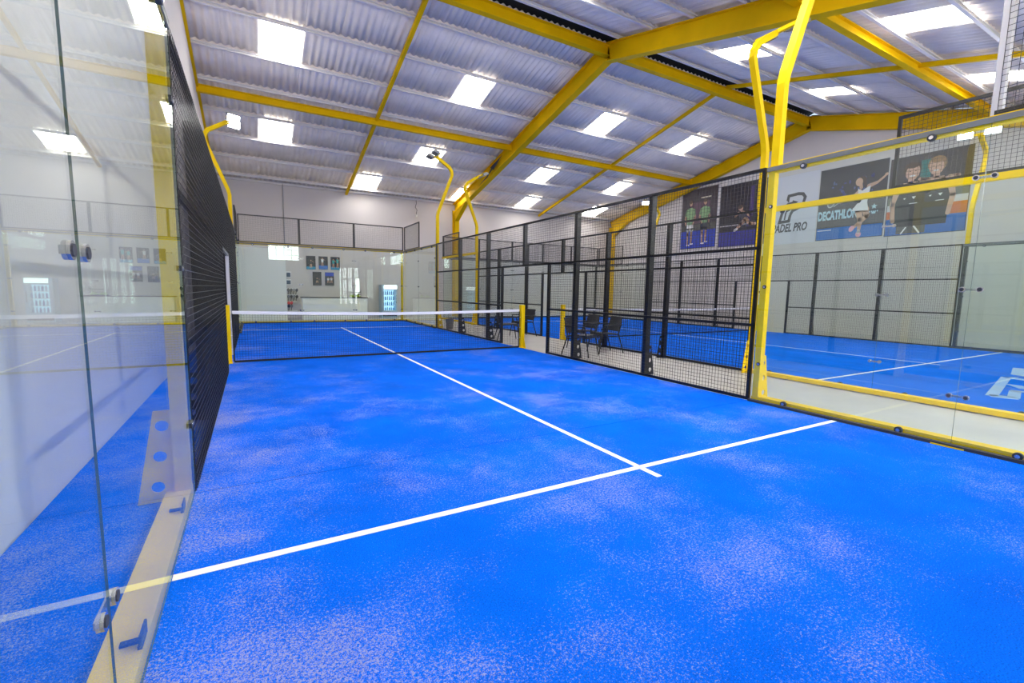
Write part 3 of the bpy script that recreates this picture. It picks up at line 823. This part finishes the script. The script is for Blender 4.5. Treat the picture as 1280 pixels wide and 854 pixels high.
# dark roller shutters on the left hall wall
sh = struct(link('door_2', None, None, (XL, 0, 0)))
for a, b in ((3.45, 6.4), (6.5, 9.4), (9.5, 12.4)):
    for k in range(14):
        MB().box(0, .035, a, b, .02+.215*k, .02+.215*k+.208).build('shutter_slat', m_dark, sh)
for y in (2.2, 2.85, 3.3): MB().box(0, .05, y, y+.08, 0, 3.05).build('door_post', ink('lav', (.33,.33,.38)), sh)
for y, w_ in ((2.3, .5), (1.2, .8)): MB().box(0, .025, y, y+w_, .02, 2.95).build('door_leaf', ink('leaf', (.42,.41,.43)), sh)
MB().box(0, .06, 1.1, 12.45, 3.05, 3.15).build('lintel', m_dark, sh)

# ------------------------------------------------------------------ large posters on the right hall wall
def ell(mb, cx, cz, rx, rz_, rot=0.0, y0=-.016, y1=-.012, mi=0, n=16):
    pts = []
    for i in range(n):
        a = 2*math.pi*i/n; x, z = rx*math.cos(a), rz_*math.sin(a)
        pts.append((cx + x*math.cos(rot)-z*math.sin(rot), cz + x*math.sin(rot)+z*math.cos(rot)))
    mb.prism(pts, y0, y1, mi)
def limb(mb, pts, ws, y0=-.016, y1=-.012, mi=0):
    for (a, b, wa, wb) in zip(pts[:-1], pts[1:], ws[:-1], ws[1:]):
        a, b = Vector(a), Vector(b); t_ = (b-a).normalized(); nn = Vector((-t_.y, t_.x))
        mb.prism([tuple(a+nn*wa/2), tuple(b+nn*wb/2), tuple(b-nn*wb/2), tuple(a-nn*wa/2)], y0, y1, mi)
        ell(mb, b.x, b.y, wb/2, wb/2, 0, y0, y1, mi, 10)
    ell(mb, pts[0][0], pts[0][1], ws[0]/2, ws[0]/2, 0, y0, y1, mi, 10)
def poster(name, ya, yb, za, zb, label, bg, cat='poster'):
    """ya > yb; hangs on the right wall, local x = -Y"""
    r = thing(name, label, cat, (XR-.002, ya, za), -R90, None)
    w, h = ya-yb, zb-za
    MB().box(0, w, -.012, 0, 0, h).build('sheet', bg, r)
    MB().box(-.02, w+.02, -.01, -.002, h, h+.02).box(-.02, w+.02, -.01, -.002, -.02, 0).box(-.02, 0, -.01, -.002, 0, h).box(w, w+.02, -.01, -.002, 0, h).build('border_strip', m_pale, r)
    return r, w, h
SK = ink('skin', (.46,.26,.17)); SK2 = ink('skin_light', (.62,.40,.29))
HAIR = ink('hair', (.085,.05,.032)); HAIRB = ink('hair_blond', (.32,.19,.09))
WHT = ink('white', (.75,.75,.75)); DRK = ink('tank', (.03,.032,.038))
def flat(r, name, m, *rects, d=-.014):
    mb = MB()
    for x0, x1, z0, z1 in rects: mb.box(x0, x1, d, -.0121, z0, z1)
    return mb.build(name, m, r)
# poster 1: two players in green shirts
r, w, h = poster('wall_poster', 7.52, 5.40, 3.72, 6.70, 'large poster of two standing players in green shirts on a blue court', ink('p1bg', (.035,.022,.035)))
flat(r, 'printed_floor', ink('p1floor', (.012,.045,.42)), (.02, w-.02, .02, h*.30))
flat(r, 'printed_glow', ink('p1glow', (.10,.045,.075)), (.5, 1.7, h*.42, h*.78))
flat(r, 'printed_lamp', ink('p1lamp', (.6,.55,.4)), (1.15, 1.75, h*.83, h*.85), d=-.015)
flat(r, 'printed_crowd', ink('p1crowd', (.07,.07,.06)), (.02, w-.02, h*.30, h*.40), d=-.015)
def player(r, x, z0, H, shirt, shorts, hand=1):
    mb = MB()
    for sx, kz in ((-.09, 0), (.09, .03)):
        limb(mb, [(x+sx, z0+.48*H), (x+sx*1.3, z0+.27*H), (x+sx*1.1, z0+.05*H+kz*H)], [.17, .12, .08], -.018, -.014, 0)
        ell(mb, x+sx*1.1+.04, z0+.03*H+kz*H, .1, .04, 0, -.019, -.014, 3)
        limb(mb, [(x+sx, z0+.52*H), (x+sx*1.25, z0+.36*H)], [.2, .19], -.0195, -.014, 2)
    mb.prism([(x-.17, z0+.48*H), (x+.17, z0+.48*H), (x+.24, z0+.80*H), (x+.08, z0+.845*H), (x-.08, z0+.845*H), (x-.24, z0+.80*H)], -.02, -.014, 1)
    for sx in (-1, 1):
        limb(mb, [(x+sx*.22, z0+.78*H), (x+sx*.3, z0+.62*H), (x+sx*(.26 if sx == hand else .16), z0+.48*H)], [.12, .09, .07], -.0205, -.014, 0)
        limb(mb, [(x+sx*.2, z0+.79*H), (x+sx*.26, z0+.69*H)], [.15, .13], -.021, -.014, 1)
    ell(mb, x, z0+.93*H, .09, .12, 0, -.021, -.014, 0); ell(mb, x, z0+.965*H, .095, .075, 0, -.0215, -.014, 4)
    mb.build('printed_player', [SK, ink('green', (.20,.36,.17)) if shirt is None else shirt, shorts, WHT, HAIR], r)
player(r, .55, .1, 2.35, None, WHT, -1)
player(r, 1.42, .16, 2.25, None, ink('shorts_dark', (.03,.04,.07)), 1)
# poster 2: player lunging on a dark court
r, w, h = poster('wall_poster', 5.24, 2.92, 3.66, 6.55, 'large dark purple poster of a player diving low beside the net', ink('p2bg', (.014,.010,.022)))
flat(r, 'printed_floor', ink('p2floor', (.03,.03,.26)), (.02, w-.02, .02, h*.24))
flat(r, 'printed_column', ink('p2col', (.05,.025,.14)), (w*.66, w*.74, h*.45, h*.92), (w*.6, w*.7, h*.3, h*.5))
flat(r, 'printed_tape', ink('p2tape', (.4,.38,.4)), (.05, w-.05, h*.33, h*.35), d=-.015)
mb = MB(); bx, bz = 1.15, 1.1
ell(mb, bx-.05, bz+.62, .11, .13, .2, -.02, -.014, 0); ell(mb, bx-.07, bz+.69, .12, .09, .2, -.021, -.014, 2)
mb.prism([(bx-.22, bz+.40), (bx+.05, bz+.52), (bx+.32, bz+.2), (bx+.1, bz+.02)], -.02, -.014, 1)
limb(mb, [(bx-.15, bz+.42), (bx-.3, bz+.28)], [.12, .09], -.0205, -.014, 0)
limb(mb, [(bx+.03, bz+.46), (bx+.24, bz+.38), (bx+.4, bz+.22)], [.12, .09, .07], -.021, -.014, 0)
limb(mb, [(bx+.2, bz+.1), (bx+.02, bz-.1), (bx-.2, bz-.3)], [.2, .16, .1], -.0205, -.014, 0)
limb(mb, [(bx+.25, bz+.1), (bx+.45, bz-.12), (bx+.78, bz-.16)], [.2, .15, .1], -.02, -.014, 0)
ell(mb, bx-.25, bz-.34, .12, .06, .5, -.021, -.014, 3); ell(mb, bx+.85, bz-.13, .12, .06, .2, -.021, -.014, 3)
mb.build('printed_player', [SK, ink('dark_top', (.05,.045,.07)), HAIR, WHT], r)
# logo panel
r, w, h = poster('logo_panel', 2.70, .78, 3.58, 6.42, 'pale grey wall panel with a dark P-shaped arrow logo and lettering', ink('panel', (.60,.61,.68)), 'sign')
LG = ink('logo_grey', (.055,.055,.065))
mb = MB(); logo(mb); 
for i, v in enumerate(mb.v): mb.v[i] = (.40 + v[0]*1.05, v[1]-.012, .88 + v[2]*1.15)
mb.build('printed_logo', LG, r)
link('lettering', text_mesh('PADEL PRO', .46, .22, .016, 1.46), r, (.13, -.0135, .52)).data.materials.append(LG)
# poster 3: player in white
r, w, h = poster('wall_poster', .74, -1.53, 3.60, 6.34, 'large poster of a woman in white swinging a racket before sponsor lettering', ink('p3bg', (.045,.045,.055)))
flat(r, 'printed_floor', ink('p3floor', (.02,.15,.50)), (.02, w-.02, .02, h*.17))
flat(r, 'printed_wall', ink('p3wall', (.075,.075,.085)), (.02, w-.02, h*.17, h*.52))
flat(r, 'printed_line', WHT, (.05, .55, h*.135, h*.145), d=-.015)
mb = MB(); rnd = random.Random(3)
for i in range(34): ell(mb, .45+rnd.random()*1.55, h*(.60+rnd.random()*.22), .02+.035*rnd.random(), .03+.05*rnd.random(), 0, -.0145, -.012, i % 2, 7)
mb.build('printed_crowd', [ink('crowd_a', (.06,.07,.26)), ink('crowd_b', (.10,.13,.32))], r)
link('lettering', text_mesh('DECATHLON', .46, 0, .022, 1.38), r, (.03, -.0150, h*.29)).data.materials.append(ink('lightblue', (.42,.62,.72)))
mb = MB(); sx_, sz_ = 1.93, h*.40; pts = []
for i in range(10):
    a = math.pi/2 + math.pi*i/5; q = .11 if i % 2 == 0 else .045; pts.append((sx_+q*math.cos(a), sz_+q*math.sin(a)))
for i in range(10): mb.prism([(sx_, sz_), pts[i], pts[(i+1) % 10]], -.0155, -.012)
for k in range(5): mb.box(sx_-.14+.06*k, sx_-.105+.06*k, -.0155, -.012, sz_-.2, sz_-.15)
mb.box(sx_-.06, sx_+.06, -.0155, -.012, sz_-.26, sz_-.185)
mb.build('printed_star', ink('lightblue', (.42,.62,.72)), r)
mb = MB()
limb(mb, [(1.32,1.72),(1.08,1.50),(.72,1.40)], [.15,.11,.08], -.02, -.014, 0)            # racket arm
limb(mb, [(1.60,1.86),(1.90,1.95),(2.12,2.12)], [.15,.11,.07], -.02, -.014, 0)           # outstretched arm
ell(mb, 2.17, 2.18, .06, .05, .8, -.0205, -.014, 0)
mb.prism([(1.30,1.20),(1.58,1.16),(1.66,1.88),(1.52,1.80),(1.40,1.72),(1.26,1.82)], -.021, -.014, 1)
mb.prism([(1.10,1.02),(1.66,.98),(1.60,1.26),(1.28,1.28)], -.0212, -.014, 1)
limb(mb, [(1.33,1.05),(1.42,.66),(1.40,.22)], [.24,.17,.09], -.0205, -.014, 0)
limb(mb, [(1.56,1.04),(1.62,.78),(1.36,.52),(1.22,.40)], [.23,.17,.12,.09], -.02, -.014, 0)
ell(mb, 1.40, .13, .09, .10, 0, -.0215, -.014, 3); ell(mb, 1.16, .36, .08, .12, -.5, -.0215, -.014, 3)
limb(mb, [(1.40,.26),(1.40,.20)], [.1,.1], -.0216, -.014, 1)
limb(mb, [(1.36,1.84),(1.34,1.95)], [.11,.10], -.0205, -.014, 0)
ell(mb, 1.28, 2.06, .12, .15, .1, -.0218, -.014, 0); ell(mb, 1.36, 2.13, .15, .13, .1, -.0217, -.014, 2); limb(mb, [(1.44,2.1),(1.52,1.86)], [.12,.06], -.0216, -.014, 2)
ell(mb, .42, 1.42, .13, .19, -.4, -.019, -.014, 4); ell(mb, .42, 1.42, .09, .14, -.4, -.0195, -.014, 5)
limb(mb, [(.52,1.28),(.70,1.40)], [.03,.03], -.019, -.014, 4)
for i, v in enumerate(mb.v): mb.v[i] = (v[0] + (.10 if v[0] > .75 and v[0] < 1.9 else .05), v[1], v[2])
mb.build('printed_player', [SK2, WHT, HAIR, ink('pink', (.78,.42,.48)), ink('frame', (.45,.47,.47)), ink('face', (.16,.17,.18))], r)
# poster 4: two women side by side
r, w, h = poster('wall_poster', -1.58, -3.76, 3.56, 6.24, 'large poster of two smiling women in dark tank tops, arms round each other', ink('p4bg', (.06,.055,.06)))
flat(r, 'printed_court', ink('p4blue', (.02,.13,.46)), (.02, w-.02, .02, h*.22))
flat(r, 'printed_banner', ink('p4orange', (.60,.16,.05)), (w*.76, w-.02, h*.22, h*.36), (.02, w*.16, h*.22, h*.32))
flat(r, 'printed_hoarding', ink('p4white', (.62,.62,.62)), (w*.76, w-.02, h*.36, h*.44), (.02, w*.16, h*.32, h*.40))
flat(r, 'printed_backdrop', ink('p4olive', (.16,.17,.13)), (w*.76, w-.02, h*.44, h*.56), (.02, w*.16, h*.40, h*.5))
flat(r, 'printed_teal', ink('p4teal', (.05,.22,.20)), (w*.40, w*.53, h*.70, h*.92))
def woman(cx, hz, hair, lean, d, arm_pts, arm2):
    mb = MB(); a, b = -.016-d, -.013-d
    mb.prism([(cx-.36, .3), (cx+.36, .3), (cx+.38, 1.25), (cx+.36, hz-.50), (cx+.18, hz-.34), (cx-.18, hz-.34), (cx-.36, hz-.50), (cx-.38, 1.25)], a, b, 1)
    mb.prism([(cx-.20, hz-.33), (cx+.20, hz-.33), (cx+.12, hz-.52), (cx, hz-.58), (cx-.12, hz-.52)], a-.001, b, 0)
    limb(mb, arm_pts, [.19, .15, .12], a-.0015, b, 0)
    limb(mb, arm2, [.18, .14, .12], a-.0015, b, 0)
    limb(mb, [(cx, hz-.38), (cx+lean*.02, hz-.2)], [.17, .16], a-.001, b, 0)
    ell(mb, cx+lean*.02, hz+.08, .25, .27, 0, a-.001, b, 2)
    ell(mb, cx+lean*.04, hz, .195, .27, -.1*lean, a-.002, b, 0)
    ell(mb, cx+lean*.02, hz+.235, .20, .10, 0, a-.0025, b, 2)
    for e in (-.075, .075): ell(mb, cx+lean*.04+e, hz+.04, .030, .014, 0, a-.003, b, 2, 8)
    ell(mb, cx+lean*.04, hz-.12, .085, .028, 0, a-.003, b, 3, 10)
    ell(mb, cx+lean*.05, hz-.035, .022, .04, 0, a-.003, b, 4, 8)
    mb.prism([(cx+.08, 1.30), (cx+.20, 1.30), (cx+.14, 1.21)], a-.002, b, 3)
    mb.box(cx+.03, cx+.25, a-.002, b, 1.06, 1.08, 3)
    mb.prism([(cx-.16, 1.26), (cx-.08, 1.28), (cx-.11, 1.22)], a-.002, b, 3)
    mb.build('printed_woman', [SK2, DRK, hair, WHT, SK], r)
woman(1.32, 2.18, HAIRB, -1, 0, [(1.66,1.76),(1.78,1.2),(1.70,.62)], [(1.1,1.78),(.95,1.82),(.88,1.85)])
woman(.62, 2.12, HAIR, 1, .006, [(.30,1.64),(.16,1.1),(.22,.5)], [(.95,1.7),(1.5,1.74),(1.86,1.80)])
flat(r, 'printed_racket', ink('p4rack', (.10,.10,.10)), (.35, 1.15, .05, .30), d=-.024)
mb = MB(); limb(mb, [(.5,.06),(.62,.26)], [.04,.04], -.026, -.024); limb(mb, [(.85,.28),(1.0,.06)], [.05,.05], -.026, -.024); mb.build('printed_stripe', WHT, r)
